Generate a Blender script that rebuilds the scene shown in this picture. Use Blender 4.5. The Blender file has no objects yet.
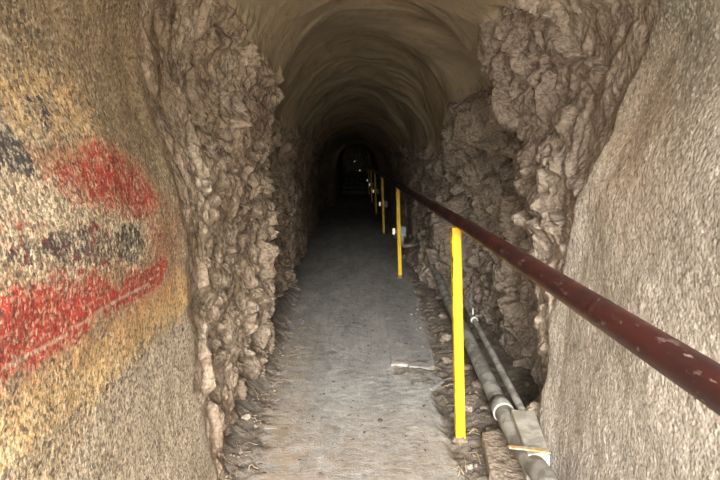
import bpy, math, random
import numpy as np
from mathutils import Vector, Matrix, Euler
random.seed(7)
COL = bpy.context.scene.collection
SC = bpy.context.scene

# ------------------------------------------------------------------ camera
CAMZ = 1.42; F = 520.0
CAM_ROT = Euler((math.radians(90 - 8.75), 0, math.radians(-0.44)), 'XYZ').to_matrix()
CAM = Vector((0, 0, CAMZ))
def ray(px, py):
    return CAM_ROT @ Vector(((px - 360) / F, -(py - 240) / F, -1.0))
def atX(px, py, X):
    d = ray(px, py); return CAM + d * (X / d.x)
def atZ(px, py, z):
    d = ray(px, py); return CAM + d * ((z - CAMZ) / d.z)
def atY(px, py, Y):
    d = ray(px, py); return CAM + d * (Y / d.y)

def lin(r, g, b):
    f = lambda c: (c / 255 / 12.92) if c / 255 <= 0.04045 else ((c / 255 + 0.055) / 1.055) ** 2.4
    return (f(r), f(g), f(b), 1)

# ------------------------------------------------------------------ numpy noise
def h3(ix, iy, iz, s=0):
    n = (ix.astype(np.int64) * 73856093) ^ (iy.astype(np.int64) * 19349663) ^ (iz.astype(np.int64) * 83492791) ^ (s * 2654435761)
    n = n & 0xffffffff
    n = ((n ^ (n >> 16)) * 0x45d9f3b) & 0xffffffff
    n = ((n ^ (n >> 16)) * 0x45d9f3b) & 0xffffffff
    n = n ^ (n >> 16)
    return (n & 0xffffff) / float(0xffffff)
def vnoise(p, s=0):
    """smooth noise about -1..1"""
    i = np.floor(p); f = p - i; f = f * f * f * (f * (f * 6 - 15) + 10); i = i.astype(np.int64)
    out = 0
    for dx in (0, 1):
        wx = f[:, 0] if dx else 1 - f[:, 0]
        for dy in (0, 1):
            wy = f[:, 1] if dy else 1 - f[:, 1]
            for dz in (0, 1):
                wz = f[:, 2] if dz else 1 - f[:, 2]
                out = out + wx * wy * wz * h3(i[:, 0] + dx, i[:, 1] + dy, i[:, 2] + dz, s)
    return out * 2 - 1
def fbm(p, o=4, s=0):
    a = 1.0; t = 0; n = 0; q = p.copy()
    for k in range(o):
        t = t + a * vnoise(q, s + k * 17); n += a; a *= 0.5; q = q * 2.03 + 11.7
    return t / n
def voro(p, s=0):
    """F1, F2, cell random, tilted-facet value"""
    i = np.floor(p).astype(np.int64); N = len(p)
    f1 = np.full(N, 9.0); f2 = np.full(N, 9.0); cid = np.zeros(N); til = np.zeros(N)
    for dx in (-1, 0, 1):
        for dy in (-1, 0, 1):
            for dz in (-1, 0, 1):
                cx, cy, cz = i[:, 0] + dx, i[:, 1] + dy, i[:, 2] + dz
                vx = cx + h3(cx, cy, cz, s + 1) - p[:, 0]
                vy = cy + h3(cx, cy, cz, s + 2) - p[:, 1]
                vz = cz + h3(cx, cy, cz, s + 3) - p[:, 2]
                d = np.sqrt(vx * vx + vy * vy + vz * vz)
                m = d < f1
                f2 = np.where(m, f1, np.minimum(f2, d))
                f1 = np.where(m, d, f1)
                r = h3(cx, cy, cz, s + 4)
                cid = np.where(m, r, cid)
                t = vx * (h3(cx, cy, cz, s + 5) - .5) + vy * (h3(cx, cy, cz, s + 6) - .5) + vz * (h3(cx, cy, cz, s + 7) - .5)
                til = np.where(m, t * 2, til)
    return f1, f2, cid, til
def sst(a, b, x):
    t = np.clip((x - a) / (b - a), 0, 1); return t * t * (3 - 2 * t)

# ------------------------------------------------------------------ object helpers
def setp(o, label=None, cat=None, group=None, kind=None):
    if label: o['label'] = label
    if cat: o['category'] = cat
    if group: o['group'] = group
    if kind: o['kind'] = kind
    return o
def mesh_obj(name, verts, faces, mat, parent=None, smooth=True):
    me = bpy.data.meshes.new(name); me.from_pydata([tuple(v) for v in verts], [], faces); me.update()
    if smooth: me.polygons.foreach_set('use_smooth', [True] * len(me.polygons))
    me.materials.append(mat)
    o = bpy.data.objects.new(name, me); COL.objects.link(o)
    if parent: o.parent = parent
    return o
def empty(name, loc=(0, 0, 0)):
    o = bpy.data.objects.new(name, None); o.empty_display_size = .05; o.location = loc; COL.objects.link(o); return o
def catmull(pts, n=8):
    P = [Vector(p) for p in pts]; out = []
    for i in range(len(P) - 1):
        p0 = P[max(i - 1, 0)]; p1 = P[i]; p2 = P[i + 1]; p3 = P[min(i + 2, len(P) - 1)]
        for k in range(n):
            t = k / n
            out.append(.5 * ((2 * p1) + (p2 - p0) * t + (2 * p0 - 5 * p1 + 4 * p2 - p3) * t * t + (3 * p1 - p0 - 3 * p2 + p3) * t ** 3))
    out.append(P[-1]); return out
def tube_data(pts, rad, seg=20, wob=0.0):
    """pts list of Vector, rad float or list"""
    V = []; Fc = []
    n = len(pts); R = rad if isinstance(rad, (list, tuple)) else [rad] * n
    up = Vector((0, 0, 1))
    for i, p in enumerate(pts):
        t = (pts[min(i + 1, n - 1)] - pts[max(i - 1, 0)]).normalized()
        if abs(t.z) > .95: up2 = Vector((0, 1, 0))
        else: up2 = up
        a = t.cross(up2).normalized(); b = a.cross(t).normalized()
        for k in range(seg):
            an = 2 * math.pi * k / seg
            r = R[i] * (1 + wob * random.uniform(-1, 1))
            V.append(p + a * math.cos(an) * r + b * math.sin(an) * r)
    for i in range(n - 1):
        for k in range(seg):
            k2 = (k + 1) % seg
            Fc.append((i * seg + k, i * seg + k2, (i + 1) * seg + k2, (i + 1) * seg + k))
    Fc.append(tuple(range(seg))[::-1]); Fc.append(tuple((n - 1) * seg + k for k in range(seg)))
    return V, Fc
def tube(name, pts, rad, mat, parent=None, seg=20, wob=0):
    V, Fc = tube_data([Vector(p) for p in pts], rad, seg, wob)
    o = mesh_obj(name, V, Fc, mat, parent)
    return o
def bevel(o, w=.004, s=2):
    m = o.modifiers.new('bevel', 'BEVEL'); m.width = w; m.segments = s; m.limit_method = 'ANGLE'
def prism(name, poly, h, mat, parent=None, jitter=0):
    """poly: list of top-surface points (Vector), thickness h downward"""
    n = len(poly)
    V = [Vector(p) for p in poly] + [Vector(p) - Vector((0, 0, h)) for p in poly]
    c = sum((Vector(p) for p in poly), Vector()) / n
    area = sum(poly[i].x * poly[(i + 1) % n].y - poly[(i + 1) % n].x * poly[i].y for i in range(n))
    top = tuple(range(n)); bot = tuple(range(2 * n - 1, n - 1, -1))
    sides = [(i, i + n, (i + 1) % n + n, (i + 1) % n) for i in range(n)]
    if area < 0: top = top[::-1]; bot = bot[::-1]; sides = [s[::-1] for s in sides]
    o = mesh_obj(name, V, [top, bot] + sides, mat, parent, smooth=False)
    bevel(o, .005, 2)
    return o

# ------------------------------------------------------------------ node helpers
class NT:
    def __init__(s, name):
        s.m = bpy.data.materials.new(name); s.m.use_nodes = True
        s.t = s.m.node_tree; s.b = s.t.nodes['Principled BSDF']
        s.geo = s.n('ShaderNodeNewGeometry')
        s.P = s.geo.outputs['Position']
    def n(s, ty, **k):
        nd = s.t.nodes.new(ty)
        for a, v in k.items(): setattr(nd, a, v)
        return nd
    def l(s, a, b): s.t.links.new(a, b)
    def inp(s, sock, v):
        if v is None: return
        if isinstance(v, bpy.types.NodeSocket): s.l(v, sock)
        else: sock.default_value = v
    def scale(s, vec, sc, loc=(0, 0, 0), rot=(0, 0, 0)):
        m = s.n('ShaderNodeMapping'); s.l(vec, m.inputs['Vector'])
        m.inputs['Scale'].default_value = sc; m.inputs['Location'].default_value = loc; m.inputs['Rotation'].default_value = rot
        return m.outputs[0]
    def noise(s, vec, sc, det=4, rough=.55, dist=0, col=False):
        nd = s.n('ShaderNodeTexNoise'); s.l(vec, nd.inputs['Vector']); nd.inputs['Scale'].default_value = sc
        nd.inputs['Detail'].default_value = det; nd.inputs['Roughness'].default_value = rough; nd.inputs['Distortion'].default_value = dist
        return nd.outputs['Color' if col else 'Fac']
    def vor(s, vec, sc, feat='F1', out='Distance'):
        nd = s.n('ShaderNodeTexVoronoi', feature=feat); s.l(vec, nd.inputs['Vector']); nd.inputs['Scale'].default_value = sc
        return nd.outputs[out]
    def math(s, op, a, b=None, c=None):
        nd = s.n('ShaderNodeMath', operation=op); s.inp(nd.inputs[0], a); s.inp(nd.inputs[1], b); s.inp(nd.inputs[2], c)
        return nd.outputs[0]
    def ramp(s, fac, lo, hi, a=0.0, b=1.0):
        nd = s.n('ShaderNodeMapRange', interpolation_type='SMOOTHSTEP'); s.l(fac, nd.inputs[0])
        for i, v in enumerate((lo, hi, a, b)): nd.inputs[i + 1].default_value = v
        return nd.outputs[0]
    def mix(s, fac, a, b, mode='MIX'):
        nd = s.n('ShaderNodeMix', data_type='RGBA', blend_type=mode)
        s.inp(nd.inputs[0], fac); s.inp(nd.inputs[6], a); s.inp(nd.inputs[7], b); return nd.outputs[2]
    def bump(s, h, st, dist, nrm=None):
        nd = s.n('ShaderNodeBump'); s.l(h, nd.inputs['Height']); nd.inputs['Strength'].default_value = st
        nd.inputs['Distance'].default_value = dist
        if nrm: s.l(nrm, nd.inputs['Normal'])
        return nd.outputs[0]
    def attr(s, name):
        nd = s.n('ShaderNodeAttribute', attribute_name=name); return nd
    def out(s, col, rough=.9, nrm=None, spec=.3):
        s.inp(s.b.inputs['Base Color'], col); s.inp(s.b.inputs['Roughness'], rough)
        s.b.inputs['Specular IOR Level'].default_value = spec
        if nrm: s.l(nrm, s.b.inputs['Normal'])
        return s.m

def mat_simple(name, c1, c2=None, sc=20, rough=.7, bump=0, metallic=0, det=5, lo=.4, hi=.6, spec=.3):
    t = NT(name); n = t.noise(t.P, sc, det)
    col = t.mix(t.ramp(n, lo, hi), c1, c2 or c1)
    nr = t.bump(t.noise(t.P, sc * 4, 4), 1, bump) if bump else None
    t.b.inputs['Metallic'].default_value = metallic
    return t.out(col, rough, nr, spec)

def mat_rock(name, tint=0):
    t = NT(name)
    warp = t.n('ShaderNodeVectorMath', operation='MULTIPLY_ADD')
    t.l(t.noise(t.P, 6, 3, col=True), warp.inputs[0]); warp.inputs[1].default_value = (.08,) * 3; t.l(t.P, warp.inputs[2])
    W = warp.outputs[0]
    n1 = t.noise(W, 2.2, 5, .6); n2 = t.noise(W, 9, 6, .65); n3 = t.noise(W, 45, 5, .7)
    if tint == 0:   # left, brown
        c = t.mix(t.ramp(n1, .35, .65), lin(152, 130, 106), lin(184, 164, 140))
        c = t.mix(t.ramp(n2, .5, .66), c, lin(104, 86, 68))
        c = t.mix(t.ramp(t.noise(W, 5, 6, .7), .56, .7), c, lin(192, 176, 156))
    else:           # right, greyer pinkish
        c = t.mix(t.ramp(n1, .35, .65), lin(152, 136, 118), lin(182, 166, 148))
        c = t.mix(t.ramp(n2, .5, .7), c, lin(124, 106, 92))
        c = t.mix(t.ramp(t.noise(W, 4, 6, .7), .58, .72), c, lin(186, 170, 156))
    c = t.mix(t.ramp(n3, .36, .56), t.mix(.6, c, lin(92, 78, 62)), c)
    c = t.mix(t.math('MULTIPLY', t.ramp(t.noise(W, 90, 4, .7), .56, .66), .35), c, lin(204, 190, 170))
    h = t.math('ADD', t.math('MULTIPLY', n3, .6), t.math('MULTIPLY', t.vor(W, 38), .5))
    h = t.math('ADD', h, t.math('MULTIPLY', t.noise(W, 130, 4, .6), .25))
    nr = t.bump(h, 1.0, .022)
    return t.out(c, t.ramp(n2, .3, .7, .38, .8), nr, .5)

def mat_ceiling():
    t = NT('shotcrete')
    n1 = t.noise(t.P, 1.6, 5, .6); n2 = t.noise(t.P, 14, 5, .6); n3 = t.noise(t.P, 120, 3, .6)
    c = t.mix(t.ramp(n1, .35, .65), lin(178, 158, 126), lin(154, 142, 116))
    c = t.mix(t.ramp(n2, .5, .75), c, lin(146, 128, 104))
    c = t.mix(t.ramp(n3, .35, .8), t.mix(.35, c, lin(110, 96, 78)), c)
    h = t.math('ADD', t.math('MULTIPLY', n3, .3), t.math('MULTIPLY', n2, 1.0))
    return t.out(c, .85, t.bump(h, .6, .012), .3)

def mat_paint_wall():
    t = NT('painted_plaster')
    A = t.attr('masks'); sep = t.n('ShaderNodeSeparateColor'); t.l(A.outputs['Color'], sep.inputs[0])
    red, dark, yel = sep.outputs[0], sep.outputs[1], sep.outputs[2]
    B = t.attr('masks2'); sb = t.n('ShaderNodeSeparateColor'); t.l(B.outputs['Color'], sb.inputs[0])
    speck, grey, line = sb.outputs[0], sb.outputs[1], sb.outputs[2]
    V = t.scale(t.P, (1, 1, .72), rot=(.25, 0, 0))
    g1 = t.noise(V, 125, 3, .7); g2 = t.noise(V, 260, 3, .7)
    big = t.noise(t.P, 5, 6, .7); mid = t.noise(V, 30, 8, .78); mid2 = t.noise(V, 55, 5, .75)
    hs = t.noise(t.scale(t.P, (1, .35, 1.6), rot=(-.2, 0, 0)), 60, 4, .7)
    frag = t.math('ADD', t.math('MULTIPLY', t.math('SUBTRACT', mid, .5), 1.6), t.math('MULTIPLY', t.math('SUBTRACT', mid2, .5), 1.6))
    base = t.mix(t.ramp(big, .35, .65), lin(156, 134, 104), lin(126, 108, 84))
    base = t.mix(t.ramp(t.math('ADD', grey, t.math('MULTIPLY', big, .3)), .35, .8), base, lin(166, 150, 130))
    fy = t.ramp(t.math('ADD', yel, frag), .25, .8)
    c = t.mix(t.math('MULTIPLY', fy, .9), base, t.mix(t.ramp(big, .4, .6), lin(204, 166, 108), lin(180, 144, 92)))
    c = t.mix(t.ramp(red, .0, .5, 0, .6), c, lin(184, 116, 84))
    fd = t.ramp(t.math('ADD', dark, frag), .45, .60)
    c = t.mix(t.math('MULTIPLY', fd, .9), c, lin(84, 78, 72))
    fr = t.ramp(t.math('ADD', t.math('ADD', red, frag), t.math('MULTIPLY', t.math('SUBTRACT', hs, .5), .9)), .42, .66)
    rc = t.mix(t.ramp(big, .4, .6), lin(168, 54, 44), lin(142, 54, 42))
    rc = t.mix(t.ramp(hs, .50, .66), rc, lin(182, 106, 84))
    c = t.mix(t.math('MULTIPLY', fr, .96), c, rc)
    fs = t.ramp(t.math('ADD', t.math('MULTIPLY', speck, .18), g1), .57, .63)
    c = t.mix(t.math('MULTIPLY', fs, t.math('MULTIPLY_ADD', speck, .5, .4)), c, lin(222, 202, 168))
    fp = t.ramp(t.math('ADD', t.noise(V, 100, 4, .72), t.math('MULTIPLY', speck, .07)), .54, .61)
    c = t.mix(t.math('MULTIPLY', fp, .7), c, lin(78, 66, 50))
    c = t.mix(t.math('MULTIPLY', fd, t.ramp(mid2, .40, .56)), c, lin(66, 62, 60))
    c = t.mix(t.math('MULTIPLY', fr, t.ramp(mid2, .46, .58, 0, .8)), c, rc)
    c = t.mix(line, c, lin(206, 190, 160))
    vg = t.vor(V, 150); vc = t.n('ShaderNodeSeparateColor'); t.l(t.vor(V, 150, 'F1', 'Color'), vc.inputs[0])
    c = t.mix(t.math('MULTIPLY', t.ramp(vc.outputs[0], .80, .86), .4), c, lin(206, 190, 158))
    c = t.mix(t.math('MULTIPLY', t.ramp(vc.outputs[1], .82, .88), .6), c, lin(62, 52, 40))
    h = t.math('SUBTRACT', t.math('MULTIPLY', g1, .7), t.math('MULTIPLY', vg, .45)); h = t.math('SUBTRACT', h, t.math('MULTIPLY', fp, .6))
    nr = t.bump(h, .75, .005)
    return t.out(c, t.ramp(g2, .3, .7, .5, .85), nr, .4)

def mat_stucco():
    t = NT('rough_plaster')
    V = t.scale(t.P, (1, 1, .8), rot=(-.5, 0, 0))
    g1 = t.noise(V, 80, 3, .65, 0); g2 = t.noise(V, 190, 3, .65); big = t.noise(t.P, 3, 5, .6); v = t.vor(V, 55)
    A = t.attr('masks'); sep = t.n('ShaderNodeSeparateColor'); t.l(A.outputs['Color'], sep.inputs[0])
    c = t.mix(t.ramp(big, .35, .65), lin(174, 162, 147), lin(156, 146, 132))
    c = t.mix(sep.outputs[2], c, lin(178, 152, 124))
    c = t.mix(t.math('MULTIPLY', sep.outputs[1], t.ramp(big, .3, .6)), c, lin(122, 118, 102))
    c = t.mix(t.ramp(t.noise(t.P, 11, 6, .7), .60, .74), c, lin(150, 146, 140))
    c = t.mix(t.math('MULTIPLY', t.ramp(t.noise(V, 48, 4, .6), .60, .72), .55), c, lin(112, 100, 84))
    c = t.mix(t.math('MULTIPLY', t.ramp(g2, .55, .7), .4), c, lin(216, 206, 186))
    vg = t.vor(V, 95); vc = t.n('ShaderNodeSeparateColor'); t.l(t.vor(V, 120, 'F1', 'Color'), vc.inputs[0])
    c = t.mix(t.math('MULTIPLY', t.ramp(vc.outputs[0], .76, .82), .4), c, lin(214, 208, 194))
    c = t.mix(t.math('MULTIPLY', t.ramp(vc.outputs[1], .80, .86), .5), c, lin(96, 88, 76))
    h = t.math('ADD', t.math('MULTIPLY', t.noise(V, 34, 3, .5), .9), t.math('MULTIPLY', g2, .3)); h = t.math('SUBTRACT', h, t.math('MULTIPLY', vg, .6))
    return t.out(c, .8, t.bump(h, .8, .0055), .35)

def mat_floor():
    t = NT('dusty_concrete')
    A = t.attr('masks'); sep = t.n('ShaderNodeSeparateColor'); t.l(A.outputs['Color'], sep.inputs[0])
    soil, slab, tan = sep.outputs[0], sep.outputs[1], sep.outputs[2]
    big = t.noise(t.scale(t.P, (1.6, .5, 1)), 2.5, 6, .65); mid = t.noise(t.P, 14, 6, .7); fine = t.noise(t.P, 110, 4, .7)
    c = t.mix(t.ramp(big, .35, .65), lin(132, 130, 124), lin(156, 152, 144))
    c = t.mix(t.math('MULTIPLY', t.ramp(t.noise(t.scale(t.P, (9, .5, 1)), 3, 5, .6), .5, .7), .35), c, lin(104, 102, 96))
    c = t.mix(t.math('MULTIPLY', tan, t.ramp(mid, .3, .6)), c, lin(150, 132, 110))
    c = t.mix(t.math('MULTIPLY', t.ramp(t.noise(t.scale(t.P, (2.2, .9, 1)), 4, 8, .8), .50, .66), .5), c, lin(184, 180, 170))
    c = t.mix(t.math('MULTIPLY', t.ramp(t.noise(t.scale(t.P, (1, .6, 1)), 6, 7, .75), .54, .66), .5), c, lin(92, 90, 86))
    c = t.mix(t.math('MULTIPLY', slab, .4), c, lin(128, 128, 124))
    c = t.mix(t.math('MULTIPLY', t.ramp(mid, .52, .72), .5), c, lin(98, 92, 84))
    c = t.mix(t.ramp(t.noise(t.P, 17, 3, .5), .66, .71), c, lin(70, 64, 58))
    so = t.mix(t.ramp(mid, .35, .65), lin(136, 124, 108), lin(100, 90, 78))
    c = t.mix(soil, c, so)
    c = t.mix(t.math('MULTIPLY', t.ramp(fine, .55, .7), .35), c, lin(200, 190, 172))
    h = t.math('ADD', mid, t.math('MULTIPLY', fine, t.math('MULTIPLY_ADD', soil, .8, .35)))
    return t.out(c, .88, t.bump(h, 1.0, .016), .3)

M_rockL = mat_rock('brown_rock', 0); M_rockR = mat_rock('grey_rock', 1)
M_ceil = mat_ceiling(); M_paint = mat_paint_wall(); M_stucco = mat_stucco(); M_floor = mat_floor()

# ------------------------------------------------------------------ tunnel surface
def interp(x, tab):
    xs, ys = zip(*tab); return np.interp(x, xs, ys)
def sm_interp(x, tab):
    # a softened piecewise curve
    return (interp(x - .06, tab) + interp(x, tab) * 2 + interp(x + .06, tab)) / 4

WL = [(-1, .86), (0, .74), (.9, .69), (1.6, .67), (2.0, .665), (2.15, .68), (2.6, .67), (3.2, .65), (3.7, .61), (3.85, .68), (4.05, .84), (4.6, .86),
      (5.2, .80), (5.8, .70), (6.1, .80), (7.0, .82), (8.0, .80), (9, .87), (12.1, .86), (12.4, 1.0), (14.5, 1.0), (16, .85), (16.5, .68), (32, .66)]
WR = [(-1, 1.06), (0, .98), (1, .93), (2, .90), (3.4, .89), (3.9, .96), (4.35, .87), (4.7, .93), (6, .90), (6.6, .86), (7.5, .82), (10, .84), (13, .82), (17, .78), (32, .70)]
ZT = [(-1, 2.5), (1.5, 2.5), (3.0, 2.47), (4.3, 2.44), (4.55, 2.56), (5.4, 2.48), (6.5, 2.32), (6.75, 2.38), (9, 2.12), (13, 2.02), (21, 2.0), (27, 2.4), (32, 2.4)]
YP = [(0, 2.16), (.3, 2.30), (.73, 2.30), (1.1, 2.14), (1.68, 1.96), (1.93, 1.78), (2.3, 1.6)]      # plaster edge on the right by height
YB = [(0, 2.32), (.3, 2.36), (.76, 2.5), (.97, 2.62), (1.2, 2.78), (1.6, 3.0), (2.2, 3.45)]          # far edge of the right outcrop
YPL = [(0, 2.12), (.5, 2.04), (1.1, 2.02), (1.9, 1.92), (2.3, 1.8)]

ys = [-0.9]
while ys[-1] < 31:
    y = ys[-1]
    ys.append(y + (.022 if y < .7 else .0085 if y < 4.4 else .0085 + (y - 4.4) * .0045 if y < 14 else .09))
ys = np.array(ys)
NU = 620
ub = np.linspace(0, 1, NU)
# u 0..a wall left, a..b vault, b..1 wall right ; base at z=-.12
NYV = len(ys)
Y, U = np.meshgrid(ys, ub, indexing='ij')
Yf, Uf = Y.ravel(), U.ravel()
wl = sm_interp(Yf, WL); wr = sm_interp(Yf, WR); zt = sm_interp(Yf, ZT)
ZS = interp(Yf, [(-1, 1.6), (2, 1.5), (3.4, 1.40), (4.3, 1.30), (6, 1.15), (32, 1.1)])
a, b = .32, .68
X = np.zeros_like(Yf); Z = np.zeros_like(Yf)
mL = Uf < a; mR = Uf > b; mV = ~(mL | mR)
zb = -.14
X[mL] = -wl[mL]; Z[mL] = zb + (ZS[mL] - zb) * Uf[mL] / a
X[mR] = wr[mR]; Z[mR] = zb + (ZS[mR] - zb) * (1 - Uf[mR]) / (1 - b)
th = (Uf[mV] - a) / (b - a) * math.pi          # 0 = left, pi = right
cx = -np.cos(th); cz = np.sin(th)
ne = interp(Yf[mV], [(-1, .72), (2, .80), (3.5, 1.0), (32, .95)])
xx = np.sign(cx) * np.abs(cx) ** ne
X[mV] = np.where(cx < 0, xx * wl[mV], xx * wr[mV]); Z[mV] = ZS[mV] + (zt[mV] - ZS[mV]) * cz ** .95
side = np.where(X < 0, -1, 1)
# lean of the walls
low = np.clip(1 - Z / .5, 0, 1)
X += np.where(side < 0, 1, 0) * low ** 1.3 * .08 * sst(3.0, 2.1, Yf)
X += np.where(side < 0, -1, 0) * low ** 2 * .05 * sst(2.2, 2.8, Yf) * sst(4.0, 3.4, Yf)
X += np.where((side < 0), -1, 0) * .14 * sst(1.15, 1.9, Z) * sst(3.2, 2.2, Yf) * sst(0, .35, zt - Z)
X += np.where((side > 0), 1, 0) * .16 * sst(1.2, 1.95, Z) * sst(3.4, 2.2, Yf) * sst(0, .35, zt - Z)
X += np.where((side > 0), -1, 0) * low ** 1.5 * .07 * sst(3.0, 2.0, Yf)
X += np.where((side > 0), -1, 0) * low ** 1.2 * .10 * sst(4.5, 5.5, Yf)
# right recess behind the outcrop
yb = np.interp(Z, *zip(*YB)); yp = np.interp(Z, *zip(*YP)); ypl = np.interp(Z, *zip(*YPL))
P0 = np.stack([X, Yf, Z], 1)
jit = fbm(P0 * np.array([3, 3, 5.]), 4, 5)
rec = sst(0, .16, Yf - (yb + jit * .08)) * np.where(Z > 1.3, sst(4.6, 4.1, Yf), sst(5.6, 4.2, Yf) + (sst(4.6, 4.1, Yf) - sst(5.6, 4.2, Yf)) * sst(1.0, 1.3, Z)) * (side > 0) * sst(2.35, 2.1, Z)
X += rec * .22
# hollow above, under the vault
X += (side > 0) * .20 * np.exp(-(((Yf - 3.75) / .22) ** 2 + ((Z - 2.18) / .24) ** 2))
P0 = np.stack([X, Yf, Z], 1)

G = P0.reshape(NYV, NU, 3)
def normals(G):
    du = np.gradient(G, axis=1); dv = np.gradient(G, axis=0)
    n = np.cross(du, dv); n /= np.linalg.norm(n, axis=2, keepdims=True) + 1e-9
    return n
NB = normals(G).reshape(-1, 3)
cen = np.stack([np.full_like(Yf, .05), Yf, np.full_like(Yf, 1.1)], 1)
sg = np.sign(((cen - P0) * NB).sum(1).reshape(-1)); 
if np.mean(sg) < 0: NB = -NB
# rows are smoothed so displacement follows the broad wall, not the steps
NB = NB.reshape(NYV, NU, 3)

# masks
jb = fbm(P0 * 6, 4, 21)
topL = 2.02 + .10 * jb + interp(Yf, [(0, .1), (2.6, .10), (3.3, 0), (5, -.25), (8, -.3), (32, -.2)])
topR = 2.02 + .10 * jb + interp(Yf, [(0, .6), (2.3, .42), (2.75, .16), (3.3, .02), (3.8, -.04), (4.6, -.15), (5.4, -.5), (8, -.4), (32, -.3)])
mrockL = (side < 0) * sst(-.05, .05, Yf - ypl - jb * .05) * sst(.07, -.07, Z - topL)
mrockR = (side > 0) * sst(-.03, .03, Yf - yp - jb * .05) * sst(.07, -.07, Z - topR)
mplL = (side < 0) * (1 - sst(-.05, .05, Yf - ypl - jb * .05))
mplR = (side > 0) * (1 - sst(-.03, .03, Yf - yp - jb * .05))
rock = np.clip(mrockL + mrockR, 0, 1)

act = P0
w = np.stack([fbm(act * 3, 4, 31), fbm(act * 3, 4, 37), fbm(act * 3, 4, 41)], 1) * .16
q = act + w
isL = side < 0
def crease(f, wdt): return sst(0, wdt, f) - 1
var = sst(-.25, .25, fbm(act * 2.6, 3, 71))            # where the rock is blocky and where it is sheared
SA = np.where(isL[:, None], np.array([4.2, 4.2, 2.6]), np.array([4.4, 4.0, 2.4]))
f1, f2, cid, til = voro(q * SA, 3)
k_ = sst(0, .22, f2 - f1); d = k_ * (.05 * (cid - .3) + .13 * til) + .012 * (k_ - 1)
SBm = np.where(isL[:, None], np.array([12, 10.5, 7.]), np.array([9.5, 8.5, 5.0]))
f1, f2, cid, til = voro(q * SBm + w * 5 + 7, 9)
k_ = sst(0, .30, f2 - f1); d += (.45 + .55 * var) * k_ * (np.where(isL, .018, .030) * (cid - .3) + np.where(isL, .06, .085) * til) + np.where(isL, .006, .018) * var * (k_ - 1)
q2 = act + w * .5 + np.stack([fbm(act * 12, 3, 61), fbm(act * 12, 3, 62), fbm(act * 12, 3, 63)], 1) * .02
f1, f2, cid, til = voro(q2 * np.where(isL[:, None], np.array([34, 30, 20.]), np.array([30, 28, 15.])), 13)
k_ = sst(0, .35, f2 - f1); d += k_ * (.006 * (cid - .3) + .018 * til) + .003 * (k_ - 1)
d += .045 * fbm(act * 2.0, 3, 51) - .035 * np.abs(fbm((act + w) * np.array([8, 7, 3.2]), 4, 55)) + .012
d -= np.where(isL, .014, .008) * np.abs(fbm(q2 * np.array([24, 22, 9.]), 3, 57))
damp = interp(Yf, [(1.9, .15), (2.3, .6), (2.8, .95), (5, 1.1), (6, .8), (8, .5), (10, .35), (15, .25)])
disp = rock * d * damp
# particular boulders standing out of the right wall
def bump_el(yc, zc, ry, rz, ang, hgt, sd, pw=2.0):
    dy, dz = Yf - yc, Z - zc
    c, s = math.cos(ang), math.sin(ang)
    u, v = (dy * c + dz * s) / ry, (-dy * s + dz * c) / rz
    r = np.sqrt(u * u + v * v) + .12 * fbm(act * 12, 2, 77)
    return (side == sd) * hgt * sst(1.0, .55, r)
disp += bump_el(4.15, 1.74, .42, .17, -.45, .22, 1)
disp += bump_el(2.42, 1.60, .075, .075, 0, .05, 1)
disp += bump_el(2.40, 1.40, .08, .06, 0, .035, 1)
disp += bump_el(3.55, 1.45, .16, .16, .3, .07, 1)
disp += bump_el(5.3, .62, .35, .16, .9, .09, 1)
disp += bump_el(3.7, .55, .16, .30, .25, .10, 1)
disp += bump_el(3.05, 1.55, .28, .26, 0, .035, -1)
disp += bump_el(3.45, 1.05, .25, .35, 0, .03, -1)
# shotcrete vault: transverse folds
smooth = np.clip(1 - rock - mplL - mplR, 0, 1)
fq = act * np.array([1.1, 2.4, 1.1]) + np.stack([0 * Yf, 1.1 * fbm(act * 1.3, 2, 91), 0 * Yf], 1)
fold = np.abs(fbm(fq, 3, 95)); fold2 = np.abs(fbm(act * np.array([3, 6, 3]) + 3, 3, 97))
disp += smooth * (.06 * fbm(act * 1.3, 3, 99) - .07 * (fold - .2) - .012 * fold2) * interp(Yf, [(0, .25), (2.6, .35), (4.0, .5), (4.5, 1.0), (32, 1)])
# plaster: soft waves
pl = mplL + mplR
disp += pl * (.018 * fbm(act * 2.5, 3, 101) + .0022 * fbm(act * np.array([40, 40, 26.]), 2, 103))
# lip of the plaster over the rock
disp += mplR * .02 * sst(.18, .0, np.abs(Yf - yp)) + mplL * .012 * sst(.15, 0, np.abs(Yf - ypl))
disp = np.clip(disp, -.2, .14)
# fade at the outer skirt
Pd = P0 + NB.reshape(-1, 3) * disp[:, None]
GN = normals(Pd.reshape(NYV, NU, 3)).reshape(-1, 3)
if np.mean(np.sign(((cen - Pd) * GN).sum(1))) < 0: GN = -GN; FLIP = True
else: FLIP = False

# paint masks on the left plaster, laid out in wall coordinates (distance, height)
def wl_poly(pts): return [(lambda p: (p.y, p.z))(atX(x, y, -.675)) for x, y in pts]
def sdist(poly, yy, zz):
    """signed distance to polygon, + inside"""
    n = len(poly); best = np.full(yy.shape, 1e9); ins = np.zeros(yy.shape, bool)
    for i in range(n):
        (x1, y1), (x2, y2) = poly[i], poly[(i + 1) % n]
        ex, ey = x2 - x1, y2 - y1; L = ex * ex + ey * ey + 1e-12
        t = np.clip(((yy - x1) * ex + (zz - y1) * ey) / L, 0, 1)
        best = np.minimum(best, np.hypot(yy - x1 - t * ex, zz - y1 - t * ey))
        c = ((y1 > zz) != (y2 > zz)); 
        with np.errstate(all='ignore'):
            xi = (x2 - x1) * (zz - y1) / (y2 - y1 + 1e-12) + x1
        ins ^= c & (yy < xi)
    return np.where(ins, best, -best)
sel = np.where((side < 0) & (Yf < 2.6))[0]
ys_, zs_ = Yf[sel], Z[sel]
jw = fbm(np.stack([ys_ * 0, ys_, zs_], 1) * 9, 3, 201) * .05
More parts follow.
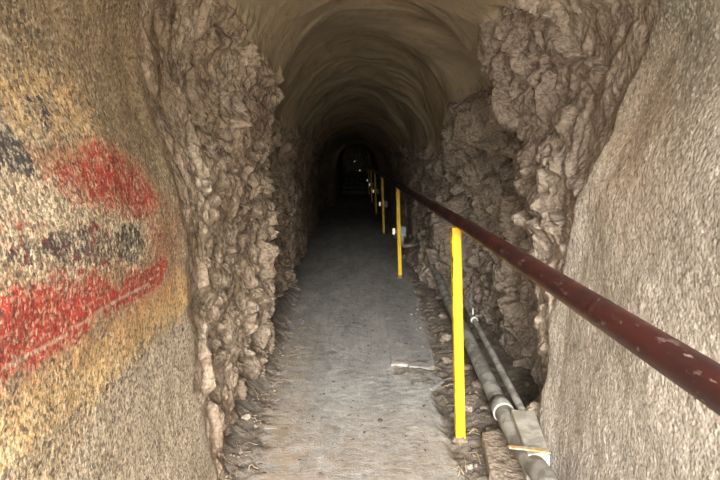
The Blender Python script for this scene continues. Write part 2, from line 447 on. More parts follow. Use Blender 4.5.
def pm(pts, soft=.06, st=1.0):
    return np.clip(sst(-soft, soft, sdist(wl_poly(pts), ys_, zs_) + jw), 0, 1) * st
red = np.maximum.reduce([pm([(-60, 300), (0, 285), (45, 280), (95, 272), (120, 285), (150, 262), (165, 262), (160, 282), (110, 318), (60, 352), (0, 392), (-60, 420)], .04, .92),
                         pm([(55, 150), (112, 148), (150, 168), (164, 200), (150, 225), (125, 218), (85, 214), (62, 200)], .07, .72),
                         pm([(145, 200), (166, 215), (165, 262), (145, 255)], .04, .32),
                         pm([(-60, 190), (60, 205), (120, 225), (120, 280), (-60, 290)], .07, .36),
                         pm([(-60, 190), (60, 150), (150, 165), (180, 215), (184, 290), (150, 330), (60, 390), (-60, 440)], .10, .22),
                         pm([(-30, 232), (0, 205), (30, 202), (48, 215), (30, 240), (0, 252), (-30, 260)], .04, .62),
                         pm([(85, 222), (120, 220), (118, 262), (92, 268)], .03, .45)])
dark = np.maximum.reduce([pm([(-60, 80), (5, 90), (26, 98), (40, 128), (58, 165), (48, 182), (20, 170), (-60, 170)], .05, .95),
                          pm([(-60, 250), (0, 244), (60, 232), (130, 222), (152, 232), (150, 250), (125, 262), (60, 262), (0, 276), (-60, 285)], .04, .80),
                          pm([(90, 400), (150, 338), (185, 320), (190, 340), (150, 362), (110, 410)], .05, .38),
                          pm([(60, 100), (78, 90), (82, 130), (70, 140)], .02, .5),
                          pm([(45, 138), (92, 140), (92, 146), (45, 144)], .012, .6)])
yel = np.maximum.reduce([pm([(10, 40), (60, 45), (115, 80), (120, 130), (100, 150), (45, 140), (28, 95), (8, 60)], .10, .62),
                         pm([(-60, 400), (0, 395), (60, 356), (160, 288), (185, 262), (196, 300), (150, 345), (80, 420), (0, 475), (-60, 500)], .06, .8)])
speck = np.maximum.reduce([pm([(-80, 150), (60, 165), (110, 205), (150, 215), (150, 262), (0, 290), (-80, 300)], .06, 1.0),
                           pm([(-60, 420), (60, 370), (190, 320), (190, 480), (-60, 520)], .08, .45),
                           pm([(-60, 20), (60, 50), (110, 110), (90, 150), (-60, 150)], .1, .4)])
grey = pm([(60, 480), (120, 380), (200, 300), (190, 200), (260, 200), (260, 520), (60, 520)], .12, 1)
def line(pts, wd=.004):
    q_ = wl_poly(pts); best = np.full(ys_.shape, 1e9)
    for (x1, y1), (x2, y2) in zip(q_[:-1], q_[1:]):
        ex, ey = x2 - x1, y2 - y1; L = ex * ex + ey * ey
        t = np.clip(((ys_ - x1) * ex + (zs_ - y1) * ey) / L, 0, 1)
        best = np.minimum(best, np.hypot(ys_ - x1 - t * ex, zs_ - y1 - t * ey))
    return sst(wd * 2, wd * .5, best + jw * .06)
ln = np.maximum.reduce([line([(0, 18), (30, 26), (60, 42), (74, 62), (84, 90)], .0022) * .55,
                        line([(-20, 382), (20, 362), (60, 340), (100, 312), (150, 284)], .0028) * .55,
                        line([(20, 90), (30, 120), (45, 140)], .003) * .4])
MK = np.zeros((len(Yf), 4), np.float32); MK[:, 3] = 1; MK2 = MK.copy()
MK[sel, 0] = red; MK[sel, 1] = dark; MK[sel, 2] = yel
MK2[sel, 0] = speck; MK2[sel, 1] = grey; MK2[sel, 2] = ln
selr = np.where((side > 0) & (Yf < 2.8))[0]
MK[selr, 1] = sst(1.35, 1.9, Z[selr]) * .95
MK[selr, 2] = .6 * sst(.5, .0, np.hypot((Yf[selr] - 1.8) * 1.2, (Z[selr] - 1.5) * .9))

# faces and pieces
idx = np.arange(NYV * NU).reshape(NYV, NU)
q00 = idx[:-1, :-1].ravel(); q01 = idx[:-1, 1:].ravel(); q11 = idx[1:, 1:].ravel(); q10 = idx[1:, :-1].ravel()
quads = np.stack([q00, q01, q11, q10], 1)
if FLIP: quads = quads[:, ::-1]
fm = lambda v: v[quads].mean(1)
fside = fm(side.astype(float)); fz = fm(Z)
cls = np.full(len(quads), 2)
cls[(fm(mrockL) > .5)] = 1
cls[(fm(mrockR) > .5)] = 3
cls[(fm(mplL) > .5) & (fz < 2.3)] = 0
cls[(fm(mplR) > .5) & (fz < 2.3)] = 4
# the inner face orientation
def piece(name, k, mat):
    Q = quads[cls == k]
    used, inv = np.unique(Q, return_inverse=True); Q = inv.reshape(-1, 4)
    me = bpy.data.meshes.new(name)
    me.vertices.add(len(used)); me.vertices.foreach_set('co', Pd[used].astype(np.float32).ravel())
    me.loops.add(len(Q) * 4); me.loops.foreach_set('vertex_index', Q.astype(np.int32).ravel())
    me.polygons.add(len(Q)); me.polygons.foreach_set('loop_start', np.arange(0, len(Q) * 4, 4, dtype=np.int32))
    me.update(calc_edges=True); me.validate()
    me.polygons.foreach_set('use_smooth', np.ones(len(me.polygons), bool))
    for nm, arr in (('masks', MK), ('masks2', MK2)):
        at = me.color_attributes.new(nm, 'FLOAT_COLOR', 'POINT'); at.data.foreach_set('color', arr[used].ravel())
    me.normals_split_custom_set_from_vertices(GN[used].tolist())
    me.materials.append(mat)
    o = bpy.data.objects.new(name, me); COL.objects.link(o)
    o['kind'] = 'structure'
    return o
o = piece('wall_left_entrance', 0, M_paint); o['label'] = 'rough plastered left wall with faded red, ochre and black paint near the mouth'
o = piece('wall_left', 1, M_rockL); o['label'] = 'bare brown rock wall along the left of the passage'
o = piece('ceiling', 2, M_ceil); o['label'] = 'rippled sprayed concrete vault over the passage'
o = piece('wall_right', 3, M_rockR); o['label'] = 'bare grey rock wall behind the handrail'
o = piece('wall_right_entrance', 4, M_stucco); o['label'] = 'pale dimpled plaster wall at the right of the mouth'

def wall_x(yv, zv, sd):
    m = (np.abs(Pd[:, 1] - yv) < .06 + abs(yv) * .004) & (np.abs(Pd[:, 2] - zv) < .05) & (side == sd)
    return Pd[m, 0].mean() if m.any() else (sd * .9)

# end wall
gx, gz = np.meshgrid(np.linspace(-1.2, 1.2, 60), np.linspace(-.2, 3, 70), indexing='ij')
pe = np.stack([gx.ravel(), np.full(gx.size, 30.3), gz.ravel()], 1)
pe[:, 1] += .25 * fbm(pe * 2, 4, 3)
id2 = np.arange(gx.size).reshape(60, 70)
qf = np.stack([id2[:-1, :-1].ravel(), id2[1:, :-1].ravel(), id2[1:, 1:].ravel(), id2[:-1, 1:].ravel()], 1)
o = mesh_obj('wall_back', pe, qf.tolist(), M_rockR); setp(o, 'dark rock at the far end of the passage', kind='structure')

# ------------------------------------------------------------------ floor
fy = [-4.0]
while fy[-1] < 31:
    y = fy[-1]; fy.append(y + (.1 if y < 1 else .011 if y < 5 else .011 + (y - 5) * .006))
fy = np.array(fy); fx = np.linspace(-1.35, 1.45, 250)
FY, FX = np.meshgrid(fy, fx, indexing='ij'); fxv, fyv = FX.ravel(), FY.ravel()
p2 = np.stack([fxv, fyv, 0 * fxv], 1)
n4 = fbm(p2 * 4, 4, 301); n10 = fbm(p2 * 11, 4, 303); n30 = fbm(p2 * 34, 3, 305)
edgeR = interp(fyv, [(0, .50), (2.3, .47), (2.9, .46), (3.3, .50), (4, .58), (6, .66), (9, .72), (30, .8)]) + .03 * n10
edgeL = interp(fyv, [(0, -.45), (2.4, -.46), (3.3, -.52), (3.8, -.56), (5, -.62), (8, -.75), (30, -.9)]) + .035 * n10
soilR = sst(-.02, .03, fxv - edgeR); soilL = sst(.04, -.04, fxv - edgeL) * sst(6.5, 4.5, fyv)
pit = sst(.0, .03, fxv - (.25 + .02 * n10)) * sst(3.10, 3.16, fyv + .04 * n10) * sst(3.52, 3.46, fyv + .04 * n10)
slab = sst(-.012, .006, fxv - (.262 + .004 * (fyv - 3.5) * -3)) * sst(3.44, 3.46, fyv + .03 * n10) * sst(5.62, 5.58, fyv) * (1 - soilR)
soil = np.clip(np.maximum(np.maximum(soilR, soilL * .8), pit * .8), 0, 1)
hz = .006 * n4 + .003 * n10 + .0012 * n30
hz += slab * .016 - pit * .004
clod = voro(p2 * 16 + np.stack([n10, n4, 0 * n4], 1) * .5, 311)
hz += soil * (.02 * n4 + .016 * n10 + .008 * n30 + .010 * (sst(0, .3, clod[1] - clod[0]) - .5) + .008 * (clod[2] - .5))
hz += soilR * (-.022 + .05 * sst(.55, .85, fxv) + .04 * sst(.85, 1.15, fxv))
hz += soilL * (.010 + .10 * sst(-.52, -.75, fxv))
hz = np.where(fyv < 1, hz - .0 , hz)
hz += .02 * np.minimum(0, fyv - 12) * 0
def floor_z(x, y):
    i = int(np.argmin(np.abs(fy - y))); j = int(np.argmin(np.abs(fx - x))); return float(hz[i * len(fx) + j])
FP = np.stack([fxv, fyv, hz], 1)
ifl = np.arange(len(fxv)).reshape(FY.shape)
fq_ = np.stack([ifl[:-1, :-1].ravel(), ifl[:-1, 1:].ravel(), ifl[1:, 1:].ravel(), ifl[1:, :-1].ravel()], 1)
o = mesh_obj('floor', FP, fq_.tolist(), M_floor)
at = o.data.color_attributes.new('masks', 'FLOAT_COLOR', 'POINT')
MF = np.zeros((len(fxv), 4), np.float32); MF[:, 0] = soil; MF[:, 1] = slab; MF[:, 3] = 1
MF[:, 2] = np.clip(sst(3.2, 2.2, fyv) * .6 + sst(-.15, -.45, fxv) * sst(5, 3.5, fyv) * .7, 0, 1)
at.data.foreach_set('color', MF.ravel())
setp(o, 'dusty grey concrete path with bare earth along its edges', kind='structure')

# ------------------------------------------------------------------ steps far inside
M_step = mat_simple('step_concrete', lin(110, 106, 98), lin(84, 80, 74), 8, .9, .004)
st = empty('stone_stairs', (0, 22.0, 0)); setp(st, 'dark flight of broad stairs rising at the far end of the passage', 'stairs')
ed = [(21.9, .15), (22.9, .30), (23.9, .45), (25.2, .60), (26.3, .75)]
for i, (yy, zz) in enumerate(ed):
    y2 = ed[i + 1][0] + .04 if i + 1 < len(ed) else 30
    V = [(-.6, yy, -.05), (.6, yy, -.05), (.6, y2, -.05), (-.6, y2, -.05), (-.6, yy, zz), (.6, yy, zz), (.6, y2, zz), (-.6, y2, zz)]
    V = [(x, y - 22.0, z) for x, y, z in V]
    s_ = mesh_obj('step', V, [(0, 3, 2, 1), (4, 5, 6, 7), (0, 1, 5, 4), (1, 2, 6, 5), (2, 3, 7, 6), (3, 0, 4, 7)], M_step, st, smooth=False); bevel(s_, .02)

# ------------------------------------------------------------------ handrail
def mat_rail():
    t = NT('brown_rail_paint')
    V = t.scale(t.P, (1, .45, 1))
    n = t.noise(V, 14, 5, .6); n2 = t.noise(V, 34, 5, .7)
    c = t.mix(t.ramp(n, .35, .65), lin(66, 33, 28), lin(52, 28, 25))
    ch = t.ramp(n2, .61, .65)
    c = t.mix(ch, c, lin(96, 78, 70))
    c = t.mix(t.ramp(t.noise(V, 60, 3, .6), .68, .73), c, lin(128, 108, 96))
    nr = t.bump(t.math('ADD', t.noise(V, 50, 3, .5), t.math('MULTIPLY', ch, .5)), .35, .003)
    return t.out(c, t.ramp(n, .3, .7, .32, .5), nr, .5)
M_rail = mat_rail()
RX, RZ, RR = .498, 1.108, .030
rl = empty('handrail', (RX, 2.5, 0)); setp(rl, 'long brown painted pipe handrail running down the right side', 'handrail')
Lp = []; y = -.85
while y < 21.6: Lp.append(Vector((.004 * math.sin(y * .9), y - 2.5, RZ + .016 * min(1, max(0, (y - .6) / 1.9))))); y += .12
tube('rail_pipe', Lp, RR, M_rail, rl, 32)
for yy in (1.02, 5.2, 9.4, 13.9):
    pts = [Vector((.004 * math.sin(yy * .9), yy - 2.5 + k * .012, RZ + .016 * min(1, max(0, (yy - .6) / 1.9)))) for k in range(-2, 3)]
    tube('weld_bead', pts, [RR - .002, RR + .0003, RR + .0006, RR + .0003, RR - .002], M_rail, rl, 32)

# ------------------------------------------------------------------ yellow posts
def mat_yellow():
    t = NT('yellow_post_paint')
    V = t.scale(t.P, (1, 1, .6)); n = t.noise(V, 30, 5, .7); z = t.n('ShaderNodeSeparateXYZ'); t.l(t.P, z.inputs[0])
    c = t.mix(t.ramp(t.noise(t.P, 8, 4), .35, .65), lin(236, 198, 34), lin(222, 176, 24))
    edge = t.attr('masks'); se = t.n('ShaderNodeSeparateColor'); t.l(edge.outputs['Color'], se.inputs[0])
    top = t.ramp(z.outputs[2], 1.02, 1.08)
    c = t.mix(t.math('MULTIPLY', top, .5), c, lin(226, 134, 24))
    chip = t.ramp(t.math('ADD', t.math('MULTIPLY', se.outputs[0], .34), n), .78, .82)
    c = t.mix(chip, c, lin(72, 58, 48))
    c = t.mix(t.ramp(t.noise(t.P, 70, 3), .70, .75), c, lin(120, 92, 40))
    return t.out(c, .45, t.bump(t.math('SUBTRACT', t.noise(t.P, 40, 3), t.math('MULTIPLY', chip, .6)), .4, .003), .4)
M_yel = mat_yellow()
M_foot = mat_simple('caked_mortar', lin(140, 124, 104), lin(112, 98, 82), 30, .95, .006)
M_steel = mat_simple('dull_steel', lin(128, 126, 120), lin(96, 90, 82), 30, .55, .002, .4)
def post_mesh():
    w_ = .0235; c = .006; zs = list(np.linspace(-.08, 1.098, 60)); V = []; Fc = []; mk = []
    ring = [(-w_ + c, -w_), (w_ - c, -w_), (w_, -w_ + c), (w_, w_ - c), (w_ - c, w_), (-w_ + c, w_), (-w_, w_ - c), (-w_, -w_ + c)]
    rr = random.Random(3)
    for z in zs:
        e = rr.uniform(-.0012, .0012)
        for k, (x, y) in enumerate(ring):
            V.append((x + (e if k in (0, 6, 7) else 0), y, z)); mk.append((1.0 if k in (7,) else .75 if k == 6 else 0) * (1 if z > .75 else .45))
    n = 8
    for i in range(len(zs) - 1):
        for k in range(n):
            Fc.append((i * n + k, i * n + (k + 1) % n, (i + 1) * n + (k + 1) % n, (i + 1) * n + k))
    Fc.append(tuple(range(n))[::-1]); Fc.append(tuple((len(zs) - 1) * n + k for k in range(n)))
    o = mesh_obj('tube', V, Fc, M_yel, None, smooth=False)
    at = o.data.color_attributes.new('masks', 'FLOAT_COLOR', 'POINT')
    at.data.foreach_set('color', [c_ for m in mk for c_ in (m, m, m, 1)])
    return o
def lump(r, sc, seed, sub=3, rough=.25):
    import bmesh
    bm = bmesh.new(); bmesh.ops.create_icosphere(bm, subdivisions=sub, radius=1)
    co = np.array([v.co[:] for v in bm.verts]); off = seed * 13.7
    f1_, f2_, ci, ti = voro(co * 1.1 + off, seed)
    k = 1 + rough * (ti * 1.3 + .5 * (ci - .5)) + .5 * rough * fbm(co * 2.2 + off, 3, seed)
    co = co * k[:, None] * r * np.array(sc)
    for v, c_ in zip(bm.verts, co): v.co = c_
    me = bpy.data.meshes.new('stone'); bm.to_mesh(me); bm.free()
    me.polygons.foreach_set('use_smooth', [True] * len(me.polygons))
    return me
PY = [2.51, 6.24, 10.0, 13.8, 17.6, 21.3]
plabels = ['nearest yellow square steel post, chipped at its top, in the earth', 'second yellow post, standing before the grey box on the rock wall',
           'third yellow post from the mouth, in dim light with a small lamp', 'fourth yellow post from the mouth, a thin line almost in the dark',
           'fifth yellow post from the mouth, deep in the dark', 'farthest yellow post, just before the dark stairs']
proto = post_mesh(); foot_me = lump(.045, (1.0, 1.0, .42), 5, 3, .3); foot_me.materials.append(M_foot)
for i, yy in enumerate(PY):
    r_ = empty('railing_post', (.540, yy, 0))
    c_ = proto if i == 0 else proto.copy()
    if i: COL.objects.link(c_)
    c_.parent = r_; c_.rotation_euler = (0, math.radians(-2.9 if i == 0 else -2.2), math.radians(2))
    ft = bpy.data.objects.new('footing', foot_me); COL.objects.link(ft); ft.parent = r_; ft.location = (0, 0, floor_z(.52, yy) + .004)
    sd_ = tube('saddle', [(-.045, -.03, RZ - RR + .022), (-.045, .03, RZ - RR + .022)], .006, M_rail, r_, 8)
    setp(r_, plabels[i], 'post', 'yellow railing posts')

# small lamps and boxes on the far posts
M_box = mat_simple('grey_plastic', lin(150, 156, 160), lin(128, 134, 140), 20, .5)
def emis(name, col, s):
    t = NT(name); t.out(col, .4); t.b.inputs['Emission Color'].default_value = col; t.b.inputs['Emission Strength'].default_value = s; return t.m
M_lens = emis('lamp_lens', lin(255, 240, 205), .38)
def boxmesh(name, c, s, mat, parent, bw=.004):
    x, y, z = c; a_, b_, d_ = s[0] / 2, s[1] / 2, s[2] / 2
    V = [(x + i * a_, y + j * b_, z + k * d_) for k in (-1, 1) for j in (-1, 1) for i in (-1, 1)]
    o = mesh_obj(name, V, [(0, 2, 3, 1), (4, 5, 7, 6), (0, 1, 5, 4), (2, 6, 7, 3), (0, 4, 6, 2), (1, 3, 7, 5)], mat, parent, smooth=False)
    if bw: bevel(o, bw, 2)
    return o
lz = [None, .56, .58, .60, .60, .60]
ll = [None, 'grey box with a pale lamp fixed to the second yellow post', 'small pale lamp fixed to the third yellow post', 'small pale lamp fixed to the fourth yellow post',
      'small bright speck of a lamp on the fifth yellow post', 'small bright speck of a lamp on the farthest yellow post']
for i in range(1, 6):
    e = empty('path_lamp', (.51, PY[i], lz[i]))
    boxmesh('housing', (.055, .045, 0), (.08, .05, .12), M_box, e)
    boxmesh('bracket', (-.01, .04, 0), (.09, .02, .03), M_steel, e, .002)
    boxmesh('lamp_lens', (-.05, .035, 0), (.03, .03, .075), M_lens, e, .006)
    if i == 1: boxmesh('cover', (.055, .017, 0), (.06, .008, .09), M_box, e, .003)
    setp(e, ll[i], 'lamp', 'lamps on the railing posts')

# distant lamps
M_far = emis('far_lamp_glow', lin(255, 246, 225), .5)
for k, (px, py, Yd, r_, lb) in enumerate([(354.6, 161.4, 28.6, .026, 'upper of the tiny lamps glinting at the far end of the passage'),
                                      (359.8, 170.4, 28.0, .03, 'lower right of the tiny lamps glinting at the far end')]):
    p = atY(px, py, Yd)
    e = empty('bulkhead_lamp', p)
    me = lump(r_, (1, .7, 1), 2, 2, 0); me.materials.append(M_far); g_ = bpy.data.objects.new('bulb', me); COL.objects.link(g_); g_.parent = e
    tube('stem', [(0, .03, 0), (0, .03, .25), (0, .03, 2.5 - p.z)], .012, M_steel, e, 8)
    boxmesh('cap', (0, .01, .05), (.09, .09, .02), M_steel, e)
    setp(e, lb, 'lamp', 'lamps at the far end')
def area_lamp(name, loc, rot, size, size_y, energy, col=(1, 1, 1)):
    l_ = bpy.data.lights.new(name, 'AREA'); l_.shape = 'RECTANGLE'; l_.size = size; l_.size_y = size_y; l_.energy = energy; l_.color = col
    o = bpy.data.objects.new(name, l_); o.location = loc; o.rotation_euler = rot; COL.objects.link(o); return o
pl_ = bpy.data.lights.new('stair_lamp_light', 'POINT'); pl_.energy = .5; pl_.shadow_soft_size = .06; pl_.color = (1, .95, .85)
o = bpy.data.objects.new('stair_lamp_light', pl_); o.location = (-.05, 27.6, 2.0); COL.objects.link(o)
pl_ = bpy.data.lights.new('bay_lamp_light', 'POINT'); pl_.energy = .22; pl_.shadow_soft_size = .05; pl_.color = (1, .88, .65)
o = bpy.data.objects.new('bay_lamp_light', pl_); o.location = (-.1, 17.2, 1.5); COL.objects.link(o)

# ------------------------------------------------------------------ pipes along the right wall
M_pipe = mat_simple('grey_dusty_pipe', lin(152, 148, 138), lin(112, 106, 96), 12, .75, .002)
M_pale = mat_simple('pale_ring_plastic', lin(206, 204, 194), lin(182, 176, 164), 40, .6, .001)
M_conc = mat_simple('grey_concrete_box', lin(168, 162, 148), lin(142, 136, 122), 14, .9, .004)
M_white = mat_simple('white_plate', lin(226, 228, 226), lin(192, 192, 188), 40, .6, .001)
M_strap = mat_simple('rusty_strap', lin(176, 160, 132), lin(168, 124, 66), 30, .7, .002)
bp = [atX(*v) for v in [(566, 520, .74), (548, 484, .742), (525, 452, .75), (504, 413, .755), (485, 375, .77), (465, 333, .80), (449, 303, .825), (436, 272, .85), (424, 246, .86)]]
dp = empty('drain_pipe', bp[0]); o0 = Vector(bp[0])
L_ = [p - o0 for p in catmull(bp, 8)]
ri = [.047] * 26 + [.044] * (len(L_) - 26)
tube('pipe', L_, ri, M_pipe, dp, 24)
k0 = 24
dirp = (L_[k0 + 1] - L_[k0 - 1]).normalized(); c0 = L_[k0]
tube('coupling', [c0 + dirp * s_ for s_ in (-.005, 0, .10, .105)], [.045, .054, .054, .045], M_pipe, dp, 24)
tube('coupling_ring', [c0 + dirp * s_ for s_ in (-.003, -.002, .002, .003)], [.045, .0548, .0548, .045], M_pale, dp, 24)
setp(dp, 'thick grey pipe on the earth beside the right wall, with a coupling', 'pipe')
# thin conduit
cp = [atX(*v) for v in [(523, 412, .82), (505, 378, .83), (485, 340, .85), (472, 316, .87), (460, 292, .90), (452, 276, .93)]]
tc = empty('conduit', cp[0]); L2 = [p - cp[0] for p in catmull(cp, 6)]
tube('pipe', L2, .0195, M_pipe, tc, 16)
kb = 17
db = (L2[kb + 1] - L2[kb - 1]).normalized()
tube('pipe_clip', [L2[kb] + db * s_ for s_ in (-.02, -.018, .018, .02)], [.02, .027, .027, .02], M_pale, tc, 16)
boxmesh('clip_tab', tuple(L2[kb] + Vector((.03, 0, .035))), (.05, .03, .02), M_steel, tc, .002)
boxmesh('clip_screw', tuple(L2[kb] + Vector((.0, .05, .05))), (.012, .012, .05), M_pale, tc, .002)
setp(tc, 'thin grey conduit lying above the thick pipe against the rock', 'pipe')
# elbow to the box at the second post
pe_ = bp[-1]
el = [Vector(pe_), Vector(pe_) + Vector((-.05, .07, .01)), Vector((.70, 6.42, .365)), Vector((.60, 6.34, .37)), Vector((.57, 6.30, .40)), Vector((.565, 6.285, .50))]
ec = empty('elbow_conduit', el[0]); tube('pipe', [p - el[0] for p in catmull(el, 6)], .022, M_pipe, ec, 14)
tube('elbow_collar', [Vector((0, -.05, 0)), Vector((0, .02, 0)), Vector((-.03, .05, .005))], .05, M_pipe, ec, 16)
setp(ec, 'short conduit crossing from the pipe end to the box on the second post', 'pipe')
# concrete junction box at the pipe's near end
cb = empty('junction_box', (0, 0, 0)); 
poly = [atZ(511, 409, .215), atZ(535, 411, .225), atZ(549, 452, .215), atZ(528, 455, .20)]
b1 = prism('box_body', poly, .13, M_conc, cb)
setp(cb, 'flat grey concrete box wedged between the thick pipe and the plaster', 'box')
poly = [atZ(531, 455, .195), atZ(550, 454, .197), atZ(550, 464, .195), atZ(545, 471, .19), atZ(536, 466, .19)]
o = prism('white_plate', poly, .012, M_white); setp(o, 'small white plate with a bolt hole below the grey box', 'plate')
hp_ = atZ(544, 462, .196)
tube('bolt_hole', [hp_, hp_ + Vector((0, 0, .003))], .009, M_steel, o, 12)
s0 = atZ(508, 445, .225); s1 = atZ(530, 447, .232); s2 = atZ(549, 450, .228)
dv = Vector((0, -.020, 0))
V = []
for p in (s0, s1, s2):
    V += [p, p + dv, p + dv - Vector((0, 0, .006)), p - Vector((0, 0, .006))]
Fc = [(0, 1, 2, 3)]
for i in range(2):
    for k in range(4): Fc.append((i * 4 + k, (i + 1) * 4 + k, (i + 1) * 4 + (k + 1) % 4, i * 4 + (k + 1) % 4))
Fc.append((11, 10, 9, 8))
o = mesh_obj('metal_strap', V, Fc, M_strap, None, smooth=False); setp(o, 'flat rusty metal strap laid across the thick pipe', 'strap')

# ------------------------------------------------------------------ broken slabs and stones
M_slab = mat_simple('broken_concrete', lin(160, 154, 142), lin(134, 128, 116), 16, .9, .006)
M_stone = mat_rock('loose_stone', 1)
def slab_px(name, pts, z, h, label, cat='slab', mat=M_floor, grp=None):
    P = [atZ(x, y, z) for x, y in pts]
    o = prism(name, P, h, mat)
    c = sum(P, Vector()) / len(P)
    for v in o.data.vertices: v.co -= c
    o.location = c; setp(o, label, cat, grp)
    bevel_mod = o.modifiers[0]; bevel_mod.width = .008
    sub = o.modifiers.new('subdiv', 'SUBSURF'); sub.subdivision_type = 'SIMPLE'; sub.levels = 3; sub.render_levels = 3
    tx = bpy.data.textures.new('slabnoise', 'CLOUDS'); tx.noise_scale = .05
    dm = o.modifiers.new('disp', 'DISPLACE'); dm.texture = tx; dm.strength = .012; dm.mid_level = .5; dm.texture_coords = 'GLOBAL'
    return o
slab_px('concrete_slab', [(390, 341), (411, 341), (408, 364), (391, 364)], .021, .05, 'small squared slab of broken concrete with a pale front edge', 'slab')
slab_px('concrete_slab', [(411, 344), (432, 349), (435, 365), (428, 368), (409, 366)], .015, .05, 'cracked concrete slab right of the squared one, left of the nearest post', 'slab')
slab_px('concrete_slab', [(393, 375), (432, 372), (445, 380), (432, 389), (398, 388)], .000, .03, 'low crumbled slab just below the two broken slabs', 'slab')
slab_px('flat_rock', [(482, 432), (500, 428), (520, 452), (530, 478), (515, 500), (490, 470)], .055, .06, 'flat brown rock in the earth left of the thick pipe end', 'rock', M_stone)
slab_px('flat_rock', [(462, 392), (478, 396), (472, 408), (460, 404)], .03, .04, 'small flat rock between the nearest post and the coupling', 'rock', M_stone)
protos = []
for s in range(7):
    me = lump(1.0, (1, random.uniform(.7, 1), random.uniform(.55, .8)), s + 11, 3, .45); me.materials.append(M_stone); protos.append(me)
def stone(x, y, r, label, grp=None, name='stone', zoff=.25):
    o = bpy.data.objects.new(name, random.choice(protos)); COL.objects.link(o)
    o.scale = (r, r * random.uniform(.8, 1.1), r * random.uniform(.75, 1))
    o.rotation_euler = (random.uniform(-.3, .3), random.uniform(-.3, .3), random.uniform(0, 6.28))
    o.location = (x, y, floor_z(x, y) + r * zoff); setp(o, label, 'stone', grp); return o
def stone_px(px, py, rpx, label):
    p = atZ(px, py, 0); t = p.y
    return stone(p.x, p.y, rpx / F * t * 1.0, label)
stone_px(445, 341, 8.5, 'rounded grey stone left of the nearest post, above the broken slabs')
stone_px(444, 320, 6, 'smaller grey stone behind the rounded one at the path edge')
stone_px(440, 302, 4.5, 'small stone beside the thick pipe farther down the path edge')
stone_px(447, 362, 6, 'dark stone at the foot of the nearest post, left side')
stone_px(472, 427, 6, 'pale lump of stone right of the nearest post foot')
stone_px(486, 441, 5, 'pale pebble by the flat brown rock')
stone_px(484, 410, 5, 'stone tucked against the pipe coupling')
stone_px(478, 390, 7, 'dark stone in the hollow right of the nearest post')
stone_px(467, 372, 6, 'stone behind the nearest post against the thick pipe')
stone_px(470, 462, 4, 'small stone in the earth at the bottom edge')
stone_px(246, 425, 6, 'brown stone at the foot of the left rock wall near the bottom')
stone_px(262, 382, 4, 'small brown stone under the left rock bulge')
R2 = random.Random(5)
for k in range(70):
    yy = R2.uniform(2.1, 5.0); x = R2.uniform(.50, .74)
    stone(x, yy, R2.uniform(.005, .014), 'pebble in the bare earth between the path and the thick pipe', 'pebbles on the right verge', 'pebble')
for k in range(60):
    yy = 2.1 + 3.0 * R2.random() ** 1.3; x = -R2.uniform(.46, .62)
    stone(x, yy, R2.uniform(.004, .011), 'pebble in the dust along the foot of the left wall', 'pebbles on the left verge', 'pebble')
for k in range(40):
    yy = R2.uniform(2.1, 6); x = R2.uniform(-.42, .45)
    stone(x, yy, R2.uniform(.0025, .006), 'tiny chip of stone lying on the concrete path', 'chips on the path', 'pebble', .1)
M_dk = mat_simple('dark_chip', lin(60, 56, 52), None, 10, .8)
def chip(px, py, r):
    p = atZ(px, py, .0); o = stone(p.x, p.y, r, 'small dark stone lying alone on the middle of the path', None, 'stone', .2)
    me = o.data.copy(); me.materials.clear(); me.materials.append(M_dk); o.data = me
chip(380, 421, .014)

# dry roots and grass along the left foot
V = []; Fc = []
R3 = random.Random(9)
M_root = mat_simple('dry_root', lin(186, 168, 138), lin(150, 128, 100), 30, .9)
for k in range(34):
    yy = R3.uniform(2.1, 4.3); x = -R3.uniform(.47, .64); a0 = R3.uniform(0, 6.28); L = R3.uniform(.04, .16)
    pts = []; 
    for j in range(7):
        s_ = j / 6; a1 = a0 + s_ * R3.uniform(-.6, .6)
        px_, py_ = x + math.cos(a1) * L * s_, yy + math.sin(a1) * L * s_
        pts.append(Vector((px_, py_, floor_z(px_, py_) + .004 + .02 * math.sin(s_ * 3.14) * R3.random())))
    v_, f_ = tube_data(pts, R3.uniform(.0008, .002), 5); b0 = len(V); V += v_; Fc += [tuple(i + b0 for i in f) for f in f_]
o = mesh_obj('dry_roots', V, Fc, M_root); setp(o, 'thin dry roots and straw scattered at the foot of the left wall', 'roots', kind='stuff')
V = []; Fc = []
for k in range(24):
    yy = R3.uniform(2.1, 3.4); x = R3.uniform(.50, .70); a0 = R3.uniform(0, 6.28); L = R3.uniform(.04, .14); pts = []
    for j in range(6):
        s_ = j / 5; px_, py_ = x + math.cos(a0) * L * s_, yy + math.sin(a0) * L * s_
        pts.append(Vector((px_, py_, floor_z(px_, py_) + .004 + .015 * math.sin(s_ * 3.14))))
    v_, f_ = tube_data(pts, R3.uniform(.0008, .002), 5); b0 = len(V); V += v_; Fc += [tuple(i + b0 for i in f) for f in f_]
o = mesh_obj('dry_twigs', V, Fc, M_root); setp(o, 'thin dry twigs scattered in the earth around the nearest post', 'twigs', kind='stuff')

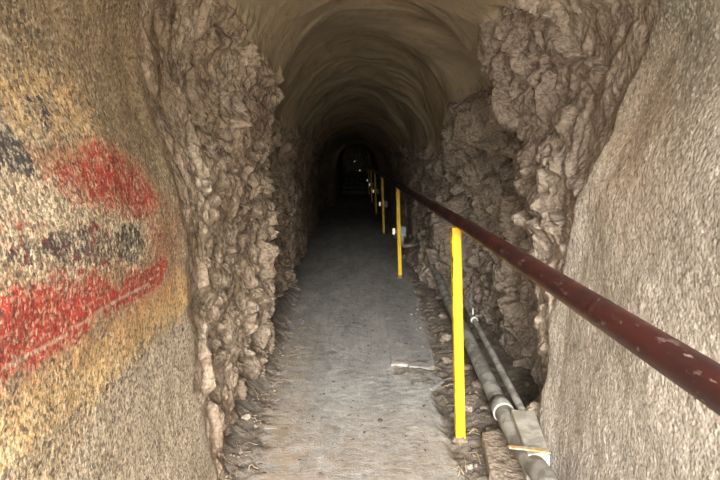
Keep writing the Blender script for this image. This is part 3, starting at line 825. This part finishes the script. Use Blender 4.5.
# ------------------------------------------------------------------ light
w_ = bpy.data.worlds.new('sky'); SC.world = w_; w_.use_nodes = True
bg = w_.node_tree.nodes['Background']; bg.inputs[0].default_value = (.97, .98, 1, 1); bg.inputs[1].default_value = 1.0
tc_ = w_.node_tree.nodes.new('ShaderNodeTexCoord'); sx = w_.node_tree.nodes.new('ShaderNodeSeparateXYZ'); mr = w_.node_tree.nodes.new('ShaderNodeMapRange')
w_.node_tree.links.new(tc_.outputs['Generated'], sx.inputs[0]); w_.node_tree.links.new(sx.outputs[2], mr.inputs[0])
mr.inputs[1].default_value = -.02; mr.inputs[2].default_value = .6; mr.inputs[3].default_value = 4.0; mr.inputs[4].default_value = 24
w_.node_tree.links.new(mr.outputs[0], bg.inputs[1])
su = bpy.data.lights.new('hazy_sun', 'SUN'); su.energy = 7.5; su.angle = math.radians(24); su.color = (1, .98, .96)
so_ = bpy.data.objects.new('hazy_sun', su); so_.rotation_euler = Vector((.03, math.cos(math.radians(22)), -math.sin(math.radians(22)))).to_track_quat('-Z', 'Y').to_euler(); so_.location = (0, -6, 5); COL.objects.link(so_)
gv_ = [(-30, -60, -.05), (30, -60, -.05), (30, -3.9, -.05), (-30, -3.9, -.05), (-30, -3.9, -.3), (30, -3.9, -.3)]
o = mesh_obj('ground', gv_, [(0, 1, 2, 3), (3, 2, 5, 4)], M_floor, None, False); setp(o, kind='structure')
po = area_lamp('daylight_mouth', (.1, -.92, 1.15), (math.radians(90), 0, 0), 2.0, 2.5, 1)
po.data.cycles.is_portal = True

cam = bpy.data.cameras.new('camera'); cam.lens = 26; cam.sensor_width = 36; cam.clip_start = .02; cam.clip_end = 200
co_ = bpy.data.objects.new('camera', cam); co_.location = CAM; co_.rotation_euler = Euler((math.radians(90 - 8.75), 0, math.radians(-0.44)), 'XYZ')
COL.objects.link(co_); SC.camera = co_
SC.view_settings.view_transform = 'Standard'; SC.view_settings.look = 'None'; SC.view_settings.gamma = 1
SC.view_settings.exposure = 0.36; SC.view_settings.use_curve_mapping = False
SC.cycles.max_bounces = 6; SC.cycles.diffuse_bounces = 5; SC.cycles.glossy_bounces = 2
SC.cycles.use_denoising = True
